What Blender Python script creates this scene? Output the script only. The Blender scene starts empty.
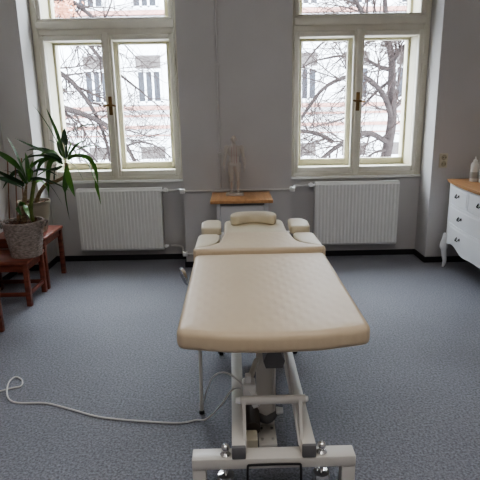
import bpy, bmesh, math, random
from mathutils import Vector, Matrix
R = math.radians
sc = bpy.context.scene
COL = sc.collection

# ------------------------------------------------------------------ camera
F, PITCH, ROLL, YAW, H = 510.0, R(14.55), R(-1.03), R(-0.49), 1.40
cp, sp = math.cos(PITCH), math.sin(PITCH)
_f, _r, _u = Vector((0, cp, -sp)), Vector((1, 0, 0)), Vector((0, sp, cp))
_rr = _r*math.cos(ROLL) + _u*math.sin(ROLL)
_uu = -_r*math.sin(ROLL) + _u*math.cos(ROLL)
_Z = Matrix.Rotation(YAW, 3, 'Z')
CR, CU, CF = _Z @ _rr, _Z @ _uu, _Z @ _f
EYE = Vector((0, 0, H))
cam = bpy.data.cameras.new('camera')
cam.sensor_fit = 'HORIZONTAL'; cam.sensor_width = 36; cam.lens = F/480*36
cam.clip_start = .05; cam.clip_end = 200
co = bpy.data.objects.new('camera', cam); COL.objects.link(co)
m = Matrix.Identity(4)
for i in range(3):
    m[i][0], m[i][1], m[i][2], m[i][3] = CR[i], CU[i], -CF[i], EYE[i]
co.matrix_world = m
sc.camera = co

def ray(x, y): return CF + CR*((x-240)/F) + CU*((240-y)/F)
def at(x, y, Y):
    d = ray(x, y); return EYE + d*(Y/d.y)
def atz(x, y, z):
    d = ray(x, y); return EYE + d*((z-H)/d.z)

# ------------------------------------------------------------------ materials
def newmat(name):
    mt = bpy.data.materials.new(name); mt.use_nodes = True
    return mt, mt.node_tree.nodes, mt.node_tree.links, mt.node_tree.nodes['Principled BSDF']
def mat(name, c, rough=.6, metal=0, noise=.06, scale=8, bump=0, bscale=60, c2=None, stretch=None, spec=.5, sss=0, detail=3):
    mt, N, L, b = newmat(name)
    b.inputs['Roughness'].default_value = rough
    b.inputs['Metallic'].default_value = metal
    b.inputs['Specular IOR Level'].default_value = spec
    tc = N.new('ShaderNodeTexCoord'); mp = N.new('ShaderNodeMapping')
    L.new(tc.outputs['Object'], mp.inputs['Vector'])
    if stretch: mp.inputs['Scale'].default_value = stretch
    nz = N.new('ShaderNodeTexNoise'); nz.inputs['Scale'].default_value = scale; nz.inputs['Detail'].default_value = detail
    L.new(mp.outputs['Vector'], nz.inputs['Vector'])
    cr = N.new('ShaderNodeValToRGB')
    a = c2 if c2 else tuple(max(0, v*(1-noise)) for v in c)
    d = c if c2 else tuple(min(1, v*(1+noise)) for v in c)
    cr.color_ramp.elements[0].position = .3; cr.color_ramp.elements[1].position = .7
    cr.color_ramp.elements[0].color = (*a, 1); cr.color_ramp.elements[1].color = (*d, 1)
    L.new(nz.outputs['Fac'], cr.inputs['Fac']); L.new(cr.outputs['Color'], b.inputs['Base Color'])
    if bump:
        n2 = N.new('ShaderNodeTexNoise'); n2.inputs['Scale'].default_value = bscale; n2.inputs['Detail'].default_value = 2
        L.new(mp.outputs['Vector'], n2.inputs['Vector'])
        bp = N.new('ShaderNodeBump'); bp.inputs['Strength'].default_value = bump; bp.inputs['Distance'].default_value = .005
        L.new(n2.outputs['Fac'], bp.inputs['Height']); L.new(bp.outputs['Normal'], b.inputs['Normal'])
    return mt

M = {}
M['wall'] = mat('wall_paint', (.56, .54, .53), .75, noise=.03, scale=2.5, bump=.08, bscale=90)
M['ceil'] = mat('ceiling_paint', (.8, .8, .78), .8, noise=.02)
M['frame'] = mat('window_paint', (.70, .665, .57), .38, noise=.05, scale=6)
M['lining'] = mat('lit_window_paint', (.50, .465, .345), .45, noise=.05, scale=6)  # copy of the window paint, its daylit cream tone put into the colour
M['sill'] = mat('sill_paint', (.74, .73, .70), .4, noise=.02)
M['rad'] = mat('radiator_enamel', (.78, .775, .75), .35, noise=.02)
M['pipe'] = mat('pipe_paint', (.66, .64, .62), .4, noise=.03)
M['valve'] = mat('valve_plastic', (.85, .85, .84), .35, noise=.02)
M['base'] = mat('baseboard_rubber', (.022, .022, .025), .5, noise=.1)
M['steel'] = mat('white_powder_coat', (.66, .64, .60), .32, noise=.03, scale=5)
M['grey'] = mat('grey_plastic', (.17, .17, .175), .5, noise=.08)
M['black'] = mat('black_plastic', (.018, .018, .02), .45, noise=.1)
M['chrome'] = mat('chrome', (.78, .78, .78), .12, metal=1, noise=.02)
M['brass'] = mat('aged_brass', (.20, .12, .05), .4, metal=.9, noise=.1, scale=40)
M['motor'] = mat('motor_housing', (.10, .085, .075), .5, noise=.15)
M['cord'] = mat('cord_plastic', (.72, .71, .70), .45, noise=.03)
M['plate'] = mat('beige_plastic', (.62, .58, .46), .4, noise=.03)
M['socket'] = mat('dark_beige_plastic', (.42, .38, .28), .45, noise=.05)
M['redwood'] = mat('red_stained_wood', (.27, .085, .055), .33, c2=(.13, .04, .026), scale=7, stretch=(1, 8, 8), bump=.05, bscale=40)
M['oak'] = mat('honey_wood', (.60, .33, .155), .38, c2=(.47, .245, .105), scale=5, stretch=(9, 1.2, 9))
M['white'] = mat('white_lacquer', (.90, .905, .92), .35, noise=.02)
M['gap_shade'] = mat('shadow_gap', (.20, .20, .21), .7, noise=.05)
M['greyw'] = mat('grey_white_lacquer', (.60, .60, .61), .5, noise=.03)
M['handle'] = mat('dark_iron', (.03, .027, .026), .4, metal=.6, noise=.1)
M['basket'] = mat('woven_basket', (.44, .38, .34), .85, c2=(.20, .165, .145), scale=45, stretch=(1, 1, 2.2), bump=.9, bscale=70)
M['pot'] = mat('glazed_beige_pot', (.40, .355, .27), .35, c2=(.31, .27, .20), scale=5)
M['soil'] = mat('bark_soil', (.16, .075, .04), .9, c2=(.04, .022, .014), scale=45, bump=1, bscale=60)
M['leaf'] = mat('yucca_leaf', (.085, .20, .040), .38, c2=(.035, .105, .024), scale=14)
M['leafb'] = mat('bright_leaf', (.15, .34, .045), .36, c2=(.06, .19, .03), scale=14)
M['leafd'] = mat('dark_leaf', (.045, .105, .04), .42, c2=(.020, .055, .022), scale=14)
M['cane'] = mat('plant_cane', (.30, .225, .13), .8, c2=(.15, .10, .055), scale=30, stretch=(1, 1, 4), bump=.5)
M['stem'] = mat('green_stem', (.16, .20, .05), .6, c2=(.09, .13, .03), scale=20)
M['stake'] = mat('bamboo_stake', (.24, .13, .08), .6, noise=.2, scale=20)
M['figure'] = mat('figurine_vinyl', (.54, .495, .45), .45, noise=.05, scale=12)
M['figred'] = mat('figurine_red_line', (.42, .22, .18), .5, noise=.05)
M['bark'] = mat('tree_bark', (.036, .029, .027), .9, c2=(.02, .016, .015), scale=14, bump=.6, bscale=30, spec=0)
M['twig'] = mat('twig_bark', (.043, .033, .030), .9, c2=(.026, .02, .018), scale=6, spec=0)
M['facade'] = mat('facade_plaster', (.42, .415, .41), .9, noise=.02, scale=1, spec=0)
M['cornice'] = mat('pink_cornice', (.26, .145, .12), .9, noise=.05, scale=2, spec=0)
M['fwin'] = mat('facade_window_frame', (.42, .42, .425), .8, noise=.03, spec=0)
M['fpane'] = mat('facade_window_pane', (.040, .042, .047), .4, c2=(.027, .027, .03), scale=5, spec=0)
M['fhead'] = mat('facade_lintel_stone', (.085, .075, .07), .9, c2=(.06, .053, .05), scale=8, spec=0)
M['street'] = mat('street_asphalt', (.30, .30, .31), .9, noise=.1, scale=2, spec=0)
M['bottle'] = mat('milky_bottle', (.74, .735, .71), .25, noise=.02)
M['lotion'] = mat('bottle_label', (.42, .41, .40), .4, noise=.05)
M['leafred'] = mat('dry_leaf', (.30, .14, .09), .8, noise=.2, scale=6, spec=0)

# carpet
mt, N, L, b = newmat('grey_carpet'); M['carpet'] = mt
b.inputs['Roughness'].default_value = .62; b.inputs['Specular IOR Level'].default_value = .5
b.inputs['Sheen Weight'].default_value = .5; b.inputs['Sheen Roughness'].default_value = .4
tc = N.new('ShaderNodeTexCoord')
n1 = N.new('ShaderNodeTexNoise'); n1.inputs['Scale'].default_value = 95; n1.inputs['Detail'].default_value = 3; n1.inputs['Roughness'].default_value = .7
n2 = N.new('ShaderNodeTexNoise'); n2.inputs['Scale'].default_value = 2.2; n2.inputs['Detail'].default_value = 3
L.new(tc.outputs['Object'], n1.inputs['Vector']); L.new(tc.outputs['Object'], n2.inputs['Vector'])
cr = N.new('ShaderNodeValToRGB')
cr.color_ramp.elements[0].position = .34; cr.color_ramp.elements[1].position = .68
cr.color_ramp.elements[0].color = (.094, .096, .115, 1); cr.color_ramp.elements[1].color = (.315, .323, .372, 1)
L.new(n1.outputs['Fac'], cr.inputs['Fac'])
mx = N.new('ShaderNodeMixRGB'); mx.blend_type = 'MULTIPLY'; mx.inputs['Fac'].default_value = .35
cr2 = N.new('ShaderNodeValToRGB'); cr2.color_ramp.elements[0].position = .35; cr2.color_ramp.elements[1].position = .65
cr2.color_ramp.elements[0].color = (.72, .70, .72, 1)
L.new(n2.outputs['Fac'], cr2.inputs['Fac']); L.new(cr.outputs['Color'], mx.inputs['Color1']); L.new(cr2.outputs['Color'], mx.inputs['Color2'])
L.new(mx.outputs['Color'], b.inputs['Base Color'])
bp = N.new('ShaderNodeBump'); bp.inputs['Strength'].default_value = .5; bp.inputs['Distance'].default_value = .004
L.new(n1.outputs['Fac'], bp.inputs['Height']); L.new(bp.outputs['Normal'], b.inputs['Normal'])

# quilted cream leatherette
def leather(name, c, quilt):
    mt, N, L, b = newmat(name)
    b.inputs['Roughness'].default_value = .40; b.inputs['Specular IOR Level'].default_value = .45
    tc = N.new('ShaderNodeTexCoord'); n0 = N.new('ShaderNodeTexNoise'); n0.inputs['Scale'].default_value = 6
    L.new(tc.outputs['Object'], n0.inputs['Vector'])
    cr = N.new('ShaderNodeValToRGB'); cr.color_ramp.elements[0].color = (*[v*.95 for v in c], 1); cr.color_ramp.elements[1].color = (*[min(1, v*1.05) for v in c], 1)
    L.new(n0.outputs['Fac'], cr.inputs['Fac']); L.new(cr.outputs['Color'], b.inputs['Base Color'])
    fine = N.new('ShaderNodeTexNoise'); fine.inputs['Scale'].default_value = 160
    L.new(tc.outputs['Object'], fine.inputs['Vector'])
    h = fine.outputs['Fac']
    bp = N.new('ShaderNodeBump'); bp.inputs['Strength'].default_value = .12; bp.inputs['Distance'].default_value = .002
    L.new(h, bp.inputs['Height'])
    if quilt:
        w = []
        for ang in (30, -30):
            mp = N.new('ShaderNodeMapping'); mp.inputs['Rotation'].default_value = (0, 0, R(ang))
            wv = N.new('ShaderNodeTexWave'); wv.wave_type = 'BANDS'; wv.bands_direction = 'X'
            wv.inputs['Scale'].default_value = 6.5; wv.inputs['Distortion'].default_value = .6; wv.inputs['Detail'].default_value = 0
            L.new(tc.outputs['Object'], mp.inputs['Vector']); L.new(mp.outputs['Vector'], wv.inputs['Vector']); w.append(wv)
        ml = N.new('ShaderNodeMath'); ml.operation = 'MULTIPLY'
        L.new(w[0].outputs['Fac'], ml.inputs[0]); L.new(w[1].outputs['Fac'], ml.inputs[1])
        b2 = N.new('ShaderNodeBump'); b2.inputs['Strength'].default_value = .11; b2.inputs['Distance'].default_value = .006
        L.new(ml.outputs[0], b2.inputs['Height']); L.new(bp.outputs['Normal'], b2.inputs['Normal']); bp = b2
    L.new(bp.outputs['Normal'], b.inputs['Normal'])
    return mt
M['leather'] = leather('cream_leatherette', (.60, .49, .35), True)
M['leather2'] = leather('cream_leatherette_plain', (.635, .565, .425), False)

# window glass: clear pane with a fresnel reflection
mt, N, L, b = newmat('window_glass'); M['glass'] = mt
N.remove(b); out = N['Material Output']
tr = N.new('ShaderNodeBsdfTransparent'); gl = N.new('ShaderNodeBsdfGlossy'); gl.inputs['Roughness'].default_value = .02
tr.inputs['Color'].default_value = (.97, .98, .98, 1)
fr = N.new('ShaderNodeFresnel'); fr.inputs['IOR'].default_value = 1.35
ms = N.new('ShaderNodeMixShader')
L.new(fr.outputs[0], ms.inputs[0]); L.new(tr.outputs[0], ms.inputs[1]); L.new(gl.outputs[0], ms.inputs[2]); L.new(ms.outputs[0], out.inputs['Surface'])

# ------------------------------------------------------------------ mesh builder
class MB:
    def __init__(s): s.v = []; s.f = []
    def add(s, vs, fs):
        k = len(s.v); s.v += [Vector(q) for q in vs]; s.f += [tuple(i+k for i in q) for q in fs]; return s
    def box(s, x0, x1, y0, y1, z0, z1, bev=0):
        if bev <= 0:
            return s.add([(x0,y0,z0),(x1,y0,z0),(x1,y1,z0),(x0,y1,z0),(x0,y0,z1),(x1,y0,z1),(x1,y1,z1),(x0,y1,z1)],
                         [(0,3,2,1),(4,5,6,7),(0,1,5,4),(1,2,6,5),(2,3,7,6),(3,0,4,7)])
        bm = bmesh.new(); bmesh.ops.create_cube(bm, size=1)
        for v in bm.verts:
            v.co = Vector(((x0+x1)/2+v.co.x*(x1-x0), (y0+y1)/2+v.co.y*(y1-y0), (z0+z1)/2+v.co.z*(z1-z0)))
        bmesh.ops.bevel(bm, geom=bm.edges[:], offset=bev, segments=2, profile=.5, affect='EDGES')
        bm.verts.index_update()
        s.add([v.co.copy() for v in bm.verts], [tuple(v.index for v in f.verts) for f in bm.faces]); bm.free(); return s
    def bar(s, a, b, w, h, up=(0,0,1)):
        a, b = Vector(a), Vector(b); d = (b-a).normalized(); up = Vector(up)
        if abs(d.dot(up)) > .98: up = Vector((0,1,0))
        x = d.cross(up).normalized(); y = x.cross(d).normalized()
        vs = [p + x*sx*w/2 + y*sy*h/2 for p in (a, b) for sx, sy in ((-1,-1),(1,-1),(1,1),(-1,1))]
        return s.add(vs, [(0,1,2,3),(4,7,6,5),(0,4,5,1),(1,5,6,2),(2,6,7,3),(3,7,4,0)])
    def tube(s, pts, r, n=8, cap=True):
        pts = [Vector(p) for p in pts]
        rs = r if isinstance(r, (list, tuple)) else [r]*len(pts)
        k0 = len(s.v); prev = None
        for i, p in enumerate(pts):
            t = (pts[min(i+1, len(pts)-1)] - pts[max(i-1, 0)])
            t = t.normalized() if t.length > 1e-9 else Vector((0,0,1))
            if prev is None:
                a = Vector((0,0,1)) if abs(t.z) < .9 else Vector((1,0,0))
                x = t.cross(a).normalized()
            else:
                x = (prev - t*prev.dot(t))
                x = x.normalized() if x.length > 1e-6 else t.orthogonal().normalized()
            prev = x; y = t.cross(x)
            s.v += [p + (x*math.cos(2*math.pi*j/n) + y*math.sin(2*math.pi*j/n))*rs[i] for j in range(n)]
        for i in range(len(pts)-1):
            for j in range(n):
                a = k0+i*n+j; b = k0+i*n+(j+1)%n
                s.f.append((a, b, b+n, a+n))
        if cap:
            s.f.append(tuple(k0+j for j in reversed(range(n)))); s.f.append(tuple(k0+(len(pts)-1)*n+j for j in range(n)))
        return s
    def lathe(s, prof, c=(0,0,0), n=28, capb=True, capt=True, sx=1, sy=1):
        k0 = len(s.v); cx, cy, cz = c
        for r, z in prof:
            s.v += [Vector((cx+sx*r*math.cos(2*math.pi*j/n), cy+sy*r*math.sin(2*math.pi*j/n), cz+z)) for j in range(n)]
        for i in range(len(prof)-1):
            for j in range(n):
                a = k0+i*n+j; b = k0+i*n+(j+1)%n
                s.f.append((a, b, b+n, a+n))
        if capb: s.f.append(tuple(k0+j for j in reversed(range(n))))
        if capt: s.f.append(tuple(k0+(len(prof)-1)*n+j for j in range(n)))
        return s
    def sphere(s, c, r, n=14, sz=1):
        return s.lathe([(max(1e-4, r*math.sin(math.pi*i/10)), -r*sz*math.cos(math.pi*i/10)) for i in range(11)], c, n)
    def prism(s, poly, axis, a, b):
        n = len(poly); vs = []
        for t in (a, b):
            for p, q in poly:
                vs.append({'x': (t, p, q), 'y': (p, t, q), 'z': (p, q, t)}[axis])
        return s.add(vs, [tuple(reversed(range(n))), tuple(range(n, 2*n))] + [(i, (i+1) % n, n+(i+1) % n, n+i) for i in range(n)])
    def build(s, name, mt, parent=None, smooth=True, angle=38, local=False):
        off = Vector((0,0,0)); p = parent
        while p is not None: off += p.location; p = p.parent
        if local: off = Vector((0,0,0))
        me = bpy.data.meshes.new(name)
        me.from_pydata([v-off for v in s.v], [], s.f)
        bm = bmesh.new(); bm.from_mesh(me); bmesh.ops.recalc_face_normals(bm, faces=bm.faces[:])
        if smooth:
            for f in bm.faces: f.smooth = True
            for e in bm.edges:
                if len(e.link_faces) == 2 and e.calc_face_angle(0) > R(angle): e.smooth = False
        bm.to_mesh(me); bm.free()
        me.materials.append(M[mt] if isinstance(mt, str) else mt)
        o = bpy.data.objects.new(name, me); COL.objects.link(o)
        if parent is not None: o.parent = parent
        return o

def tag(o, label=None, cat=None, group=None, kind=None):
    if label: o['label'] = label
    if cat: o['category'] = cat
    if group: o['group'] = group
    if kind: o['kind'] = kind
    return o
def thing(name, loc, label=None, cat=None, group=None, kind=None):
    o = bpy.data.objects.new(name, None); COL.objects.link(o); o.location = loc; o.empty_display_size = .1
    return tag(o, label, cat, group, kind)
def copy_tree(o, parent=None):
    c = o.copy(); COL.objects.link(c); c.parent = parent
    for ch in [q for q in COL.objects if q.parent == o]: copy_tree(ch, c)
    return c

def chaikin(pts, it=3, closed=True):
    pts = [Vector((*p[:2], 0)) if len(p) == 2 else Vector(p) for p in pts]
    for _ in range(it):
        q = []; n = len(pts)
        for i in range(n if closed else n-1):
            a, b = pts[i], pts[(i+1) % n]
            q += [a*.75+b*.25, a*.25+b*.75]
        if not closed: q = [pts[0]] + q + [pts[-1]]
        pts = q
    return pts
def bez(a, b, c, n):
    a, b, c = Vector(a), Vector(b), Vector(c)
    ctrl = b*2 - (a+c)/2
    return [a*(1-t)**2 + ctrl*2*t*(1-t) + c*t*t for t in [i/n for i in range(n+1)]]
def spline(pts, n=8):
    P = [Vector(p) for p in pts]; P = [P[0]*2-P[1]] + P + [P[-1]*2-P[-2]]; o = []
    for i in range(1, len(P)-2):
        for k in range(n):
            t = k/n; a, b, c, d = P[i-1:i+3]
            o.append(.5*((2*b)+(c-a)*t+(2*a-5*b+4*c-d)*t*t+(3*b-a-3*c+d)*t**3))
    return o + [P[-2]]

def slab(mb, outline, ztop, thick, r, crown=.0, zf=None, r2=None, center=None):
    """upholstered pad: outline (CCW xy) with rounded upper and lower edges and a slightly domed top"""
    pts = [Vector((p[0], p[1])) for p in outline]; n = len(pts)
    area = sum(pts[i].x*pts[(i+1) % n].y - pts[(i+1) % n].x*pts[i].y for i in range(n))
    if area < 0: pts.reverse()
    nor = []
    for i in range(n):
        t = pts[(i+1) % n] - pts[i-1]; nor.append(Vector((-t.y, t.x)).normalized())
    r2 = r2 or r*.6
    rings = []
    for k in range(5):
        a = k/4*math.pi/2; rings.append((r2*(1-math.sin(a)), ztop-thick+r2*(1-math.cos(a))))
    for k in range(7):
        a = k/6*math.pi/2; rings.append((r*(1-math.cos(a)), ztop-r*(1-math.sin(a))-crown))
    k0 = len(mb.v); cen = sum(pts, Vector((0, 0)))/n
    cen = Vector((center if center else cen)); top = [p + q*r for p, q in zip(pts, nor)]
    for ins, z in rings:
        for p, q in zip(pts, nor):
            w = p + q*ins; mb.v.append(Vector((w.x, w.y, z + (zf(w.x, w.y) if zf else 0))))
    for i in range(len(rings)-1):
        for j in range(n):
            a = k0+i*n+j; b = k0+i*n+(j+1) % n; mb.f.append((a, b, b+n, a+n))
    mb.f.append(tuple(k0+j for j in reversed(range(n))))
    kp = k0+(len(rings)-1)*n
    for sc_, c in ((.86, .45), (.62, .8), (.3, 1.0)):
        kn = len(mb.v)
        for p in top:
            w = cen + (p-cen)*sc_; mb.v.append(Vector((w.x, w.y, ztop-crown+crown*c + (zf(w.x, w.y) if zf else 0))))
        for j in range(n): mb.f.append((kp+j, kp+(j+1) % n, kn+(j+1) % n, kn+j))
        kp = kn
    mb.v.append(Vector((cen.x, cen.y, ztop + (zf(cen.x, cen.y) if zf else 0)))); q = len(mb.v)-1
    for j in range(n): mb.f.append((kp+j, kp+(j+1) % n, q))
    return mb
def rounded(pts, rad, n=7):
    """outline with every corner rounded to its own radius"""
    P = [Vector((p[0], p[1])) for p in pts]; o = []; m_ = len(P)
    for i in range(m_):
        a, b, c = P[i-1], P[i], P[(i+1) % m_]; r = rad[i] if isinstance(rad, (list, tuple)) else rad
        u, v = (a-b), (c-b); ang = u.angle(v); d = min(r/math.tan(ang/2), u.length*.49, v.length*.49)
        s_, e = b+u.normalized()*d, b+v.normalized()*d
        if d < 1e-4: o.append(b); continue
        for k in range(n+1):
            t = k/n; o.append(s_*(1-t)**2 + b*2*t*(1-t) + e*t*t)
    return o

# ------------------------------------------------------------------ room shell
YP, YN, YO = 4.45, 4.72, 5.12          # pilaster face, niche face, outer face of the wall
XL, XR, CEIL, YB = -1.97, 2.32, 3.25, -2.2
LN, RN = (-1.72, -.452), (.497, 1.725)  # the two window niches
ZS, ZT = .772, 3.0
S = 'structure'
tag(MB().box(XL-.2, XR+.2, YB-.2, YO, -.15, 0).build('floor', 'carpet', smooth=False), kind=S)
tag(MB().box(XL-.2, XR+.2, YB-.2, YO, CEIL, CEIL+.15).build('ceiling', 'ceil', smooth=False), kind=S)
tag(MB().box(XL-.2, XL, YB-.2, YO, 0, CEIL).build('wall_left', 'wall', smooth=False), kind=S)
tag(MB().box(XR, XR+.2, YB-.2, YO, 0, CEIL).build('wall_right', 'wall', smooth=False), kind=S)
tag(MB().box(XL, XR, YB-.2, YB, 0, CEIL).build('wall_back', 'wall', smooth=False), kind=S)
w = MB()
for x0, x1 in ((XL, LN[0]), (LN[1], RN[0]), (RN[1], XR)): w.box(x0, x1, YP, YO, 0, CEIL)
for x0, x1 in (LN, RN):
    w.box(x0, x1, YN, YO, 0, ZS); w.box(x0, x1, YP+.0, YO, ZT, CEIL)
tag(w.build('wall_front', 'wall', smooth=False), kind=S)
w = MB(); t = .012; bh = .052
for x0, x1 in ((XL+t, LN[0]), (LN[1], RN[0]), (RN[1], XR-t)): w.box(x0-(0 if x0 < -1.9 else t), x1+(0 if x1 > 2.2 else t), YP-t, YP, 0, bh)
for x0, x1 in (LN, RN):
    w.box(x0+t, x1-t, YN-t, YN, 0, bh); w.box(x0, x0+t, YP, YN, 0, bh); w.box(x1-t, x1, YP, YN, 0, bh)
tag(w.build('baseboard_front', 'base', smooth=False), kind=S)
tag(MB().box(XL, XL+t, YB, YP, 0, bh).build('baseboard_left', 'base', smooth=False), kind=S)
tag(MB().box(XR-t, XR, YB, YP, 0, bh).build('baseboard_right', 'base', smooth=False), kind=S)

# ------------------------------------------------------------------ windows
def ring(mb, x0, x1, z0, z1, y0, y1, wl, wr, wb, wt, bev=.006):
    mb.box(x0, x0+wl, y0, y1, z0, z1, bev); mb.box(x1-wr, x1, y0, y1, z0, z1, bev)
    mb.box(x0+wl, x1-wr, y0, y1, z0, z0+wb, bev); mb.box(x0+wl, x1-wr, y0, y1, z1-wt, z1, bev)
    return mb
def pane(x0, x1, z0, z1, y, parent):
    return MB().add([(x0,y,z0),(x1,y,z0),(x1,y,z1),(x0,y,z1)], [(0,1,2,3)]).build('pane', 'glass', parent, smooth=False)
def window(name, x0, x1, sl, sr):
    root = thing(name, ((x0+x1)/2, YN, ZS), kind=S)
    xc = (x0+x1)/2; y0, y1 = YN, YN+.05; zb, zm0, zm1 = ZS, 2.035, 2.155
    f = ring(MB(), x0, x1, zb, ZT, y0, y1, .045, .045, .035, .05)
    f.box(x0+.045, x1-.045, y0, y1, zm0-.005, zm1, .006); f.box(x0+.045, x1-.045, y0-.022, y0, zm0+.04, zm1-.02, .008)
    f.box(x0+.043, x0+.058, y0-.012, y0, zb, ZT, .004); f.box(x1-.058, x1-.043, y0-.012, y0, zb, ZT, .004)
    f.build('window_frame', 'frame', root)
    ln = MB()   # box lining between the two layers of sashes
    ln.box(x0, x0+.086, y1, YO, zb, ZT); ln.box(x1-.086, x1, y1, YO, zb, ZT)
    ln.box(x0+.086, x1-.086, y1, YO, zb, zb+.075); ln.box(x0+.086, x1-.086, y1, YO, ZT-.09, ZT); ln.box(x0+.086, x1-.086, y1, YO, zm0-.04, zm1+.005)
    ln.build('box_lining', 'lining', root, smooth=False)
    for sx in (-1, 1):          # inner casements
        a, b = (x0+.045, xc-.002) if sx < 0 else (xc+.002, x1-.045)
        wl, wr = (.047, .043) if sx < 0 else (.043, .047)
        s_ = ring(MB(), a, b, zb+.035, zm0-.005, y0-.006, y0+.044, wl, wr, .05, .045)
        s_ = s_.build('inner_sash', 'frame', root)
        pane(a+wl, b-wr, zb+.085, zm0-.05, y0+.02, s_)
    st = MB().box(xc-.024, xc+.024, y0-.026, y0-.006, zb+.02, zm0+.01, .008).build('center_strip', 'frame', root)
    h = MB(); hz = 1.44         # brass espagnolette handle
    h.box(xc-.016, xc+.016, y0-.034, y0-.026, hz-.085, hz+.075, .004)
    h.tube([(xc, y0-.026, hz), (xc, y0-.07, hz)], .009, 10)
    h.tube([(xc-.05, y0-.07, hz+.004), (xc-.03, y0-.072, hz), (xc, y0-.072, hz), (xc+.03, y0-.072, hz-.002), (xc+.055, y0-.066, hz-.008)], [.007, .009, .011, .009, .006], 10)
    h.build('window_handle', 'brass', root)
    for xx in (x0+.05, x1-.05):
        for zz in (.98, 1.88, 2.3):
            MB().tube([(xx, y0-.016, zz-.05), (xx, y0-.016, zz+.05)], .008, 8).build('hinge', 'frame', root)
    a, b = x0+.045, x1-.045     # upper light
    s_ = ring(MB(), a, b, zm1, ZT-.05, y0, y0+.04, .045, .045, .012, .05).build('upper_sash', 'frame', root)
    pane(a+.045, b-.045, zm1+.012, ZT-.1, y0+.02, s_)
    yo0, yo1 = YN+.24, YN+.285  # outer casements
    e = .0862
    for sx in (-1, 1):
        a, b = (x0+e, xc-.002) if sx < 0 else (xc+.002, x1-e)
        wl, wr = (sl-e, .045) if sx < 0 else (.045, sr-e)
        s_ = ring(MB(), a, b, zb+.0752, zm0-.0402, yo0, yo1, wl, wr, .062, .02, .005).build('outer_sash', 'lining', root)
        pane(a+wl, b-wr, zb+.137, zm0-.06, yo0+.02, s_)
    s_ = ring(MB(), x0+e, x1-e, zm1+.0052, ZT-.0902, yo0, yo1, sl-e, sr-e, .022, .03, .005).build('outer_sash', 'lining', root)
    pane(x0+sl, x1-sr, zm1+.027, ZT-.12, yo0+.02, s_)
    MB().box(x0+.004, x1-.004, YN-.035, YN-.0002, ZS-.022, ZS+.002, .006).build('window_sill', 'sill', root)
    return root
window('window_1', *LN, .108, .15)
window('window_2', *RN, .145, .108)

# ------------------------------------------------------------------ radiators and pipes
def radiator(x0, x1, z0, z1, side):
    root = thing('radiator', ((x0+x1)/2, YN-.06, z0))
    yf, yb = YN-.115, YN-.03
    p = MB()                                   # ribbed front panel
    zz = [z0, z0+.018, z0+.05, z1-.05, z1-.018, z1]
    n = 23; wv = (x1-x0-.03)/n; xs = [x0, x0+.015]
    prof = []                                  # x, depth in (0 = proud)
    for i in range(n):
        u = x0+.015+i*wv
        prof += [(u, 0), (u+wv*.32, 0), (u+wv*.42, 1), (u+wv*.82, 1), (u+wv*.92, 0)]
    prof = [(x0, 0)] + prof + [(x1, 0)]
    m_ = len(prof); vs = []
    for k, z in enumerate(zz):
        for x, d in prof: vs.append((x, yf + (  .0065*d if k in (2, 3) else 0) + (.012 if k in (0, 5) else 0), z))
    fs = [(k*m_+i, k*m_+i+1, (k+1)*m_+i+1, (k+1)*m_+i) for k in range(5) for i in range(m_-1)]
    p.add(vs, fs)
    p.box(x0, x1, yf+.012, yf+.022, z0, z1)
    p.build('front_panel', 'rad', root, angle=25)
    MB().box(x0+.004, x1-.004, yb-.012, yb, z0, z1, .003).build('rear_panel', 'rad', root)
    g = MB()
    for k in range(4): g.box(x0, x1, yf+.012+k*.018, yf+.020+k*.018, z1-.006, z1+.006)
    for k in range(30): xx = x0+.01+k*(x1-x0-.02)/29; g.box(xx-.003, xx+.003, yf+.012, yb, z1-.004, z1+.003)
    g.build('top_grille', 'rad', root, smooth=False)
    for xx in (x0, x1-.006): MB().box(xx, xx+.006, yf+.012, yb, z0, z1, .002).build('side_cover', 'rad', root)
    s = 1 if side > 0 else -1; xe = x1 if s > 0 else x0
    v = MB()                                   # thermostatic valve on the pipe side
    v.tube([(xe-s*.005, YN-.07, z1-.025), (xe+s*.035, YN-.07, z1-.025)], .012, 12)
    v.tube([(xe+s*.03, YN-.07, z1-.025), (xe+s*.06, YN-.07, z1-.025)], .017, 12)
    vb = v.build('valve', 'valve', root)
    MB().tube([(xe+s*.045, YN-.08, z1-.022), (xe+s*.045, YN-.135, z1-.008)], [.018, .021], 14).build('valve_knob', 'valve', vb)
    v = MB().tube([(xe-s*.005, YN-.07, z0+.03), (xe+s*.04, YN-.07, z0+.03)], .012, 12)
    v.tube([(xe+s*.02, YN-.07, z0+.03), (xe+s*.02, YN-.10, z0+.03)], .014, 12)
    v.build('lockshield', 'valve', root)
    for xx in (x0+.12, x1-.12): MB().box(xx-.015, xx+.015, yb, YN-.001, z0+.06, z1-.06).build('bracket', 'rad', root, smooth=False)
    return root
r1 = radiator(-1.443, -.672, .122, .700, 1)
tag(r1, 'white ribbed panel radiator under the left window, behind the potted plants', 'radiator', 'panel radiators under the windows')
r2 = radiator(.735, 1.505, .135, .722, -1)
tag(r2, 'white ribbed panel radiator under the right window, beside the head of the couch', 'radiator', 'panel radiators under the windows')
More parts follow.
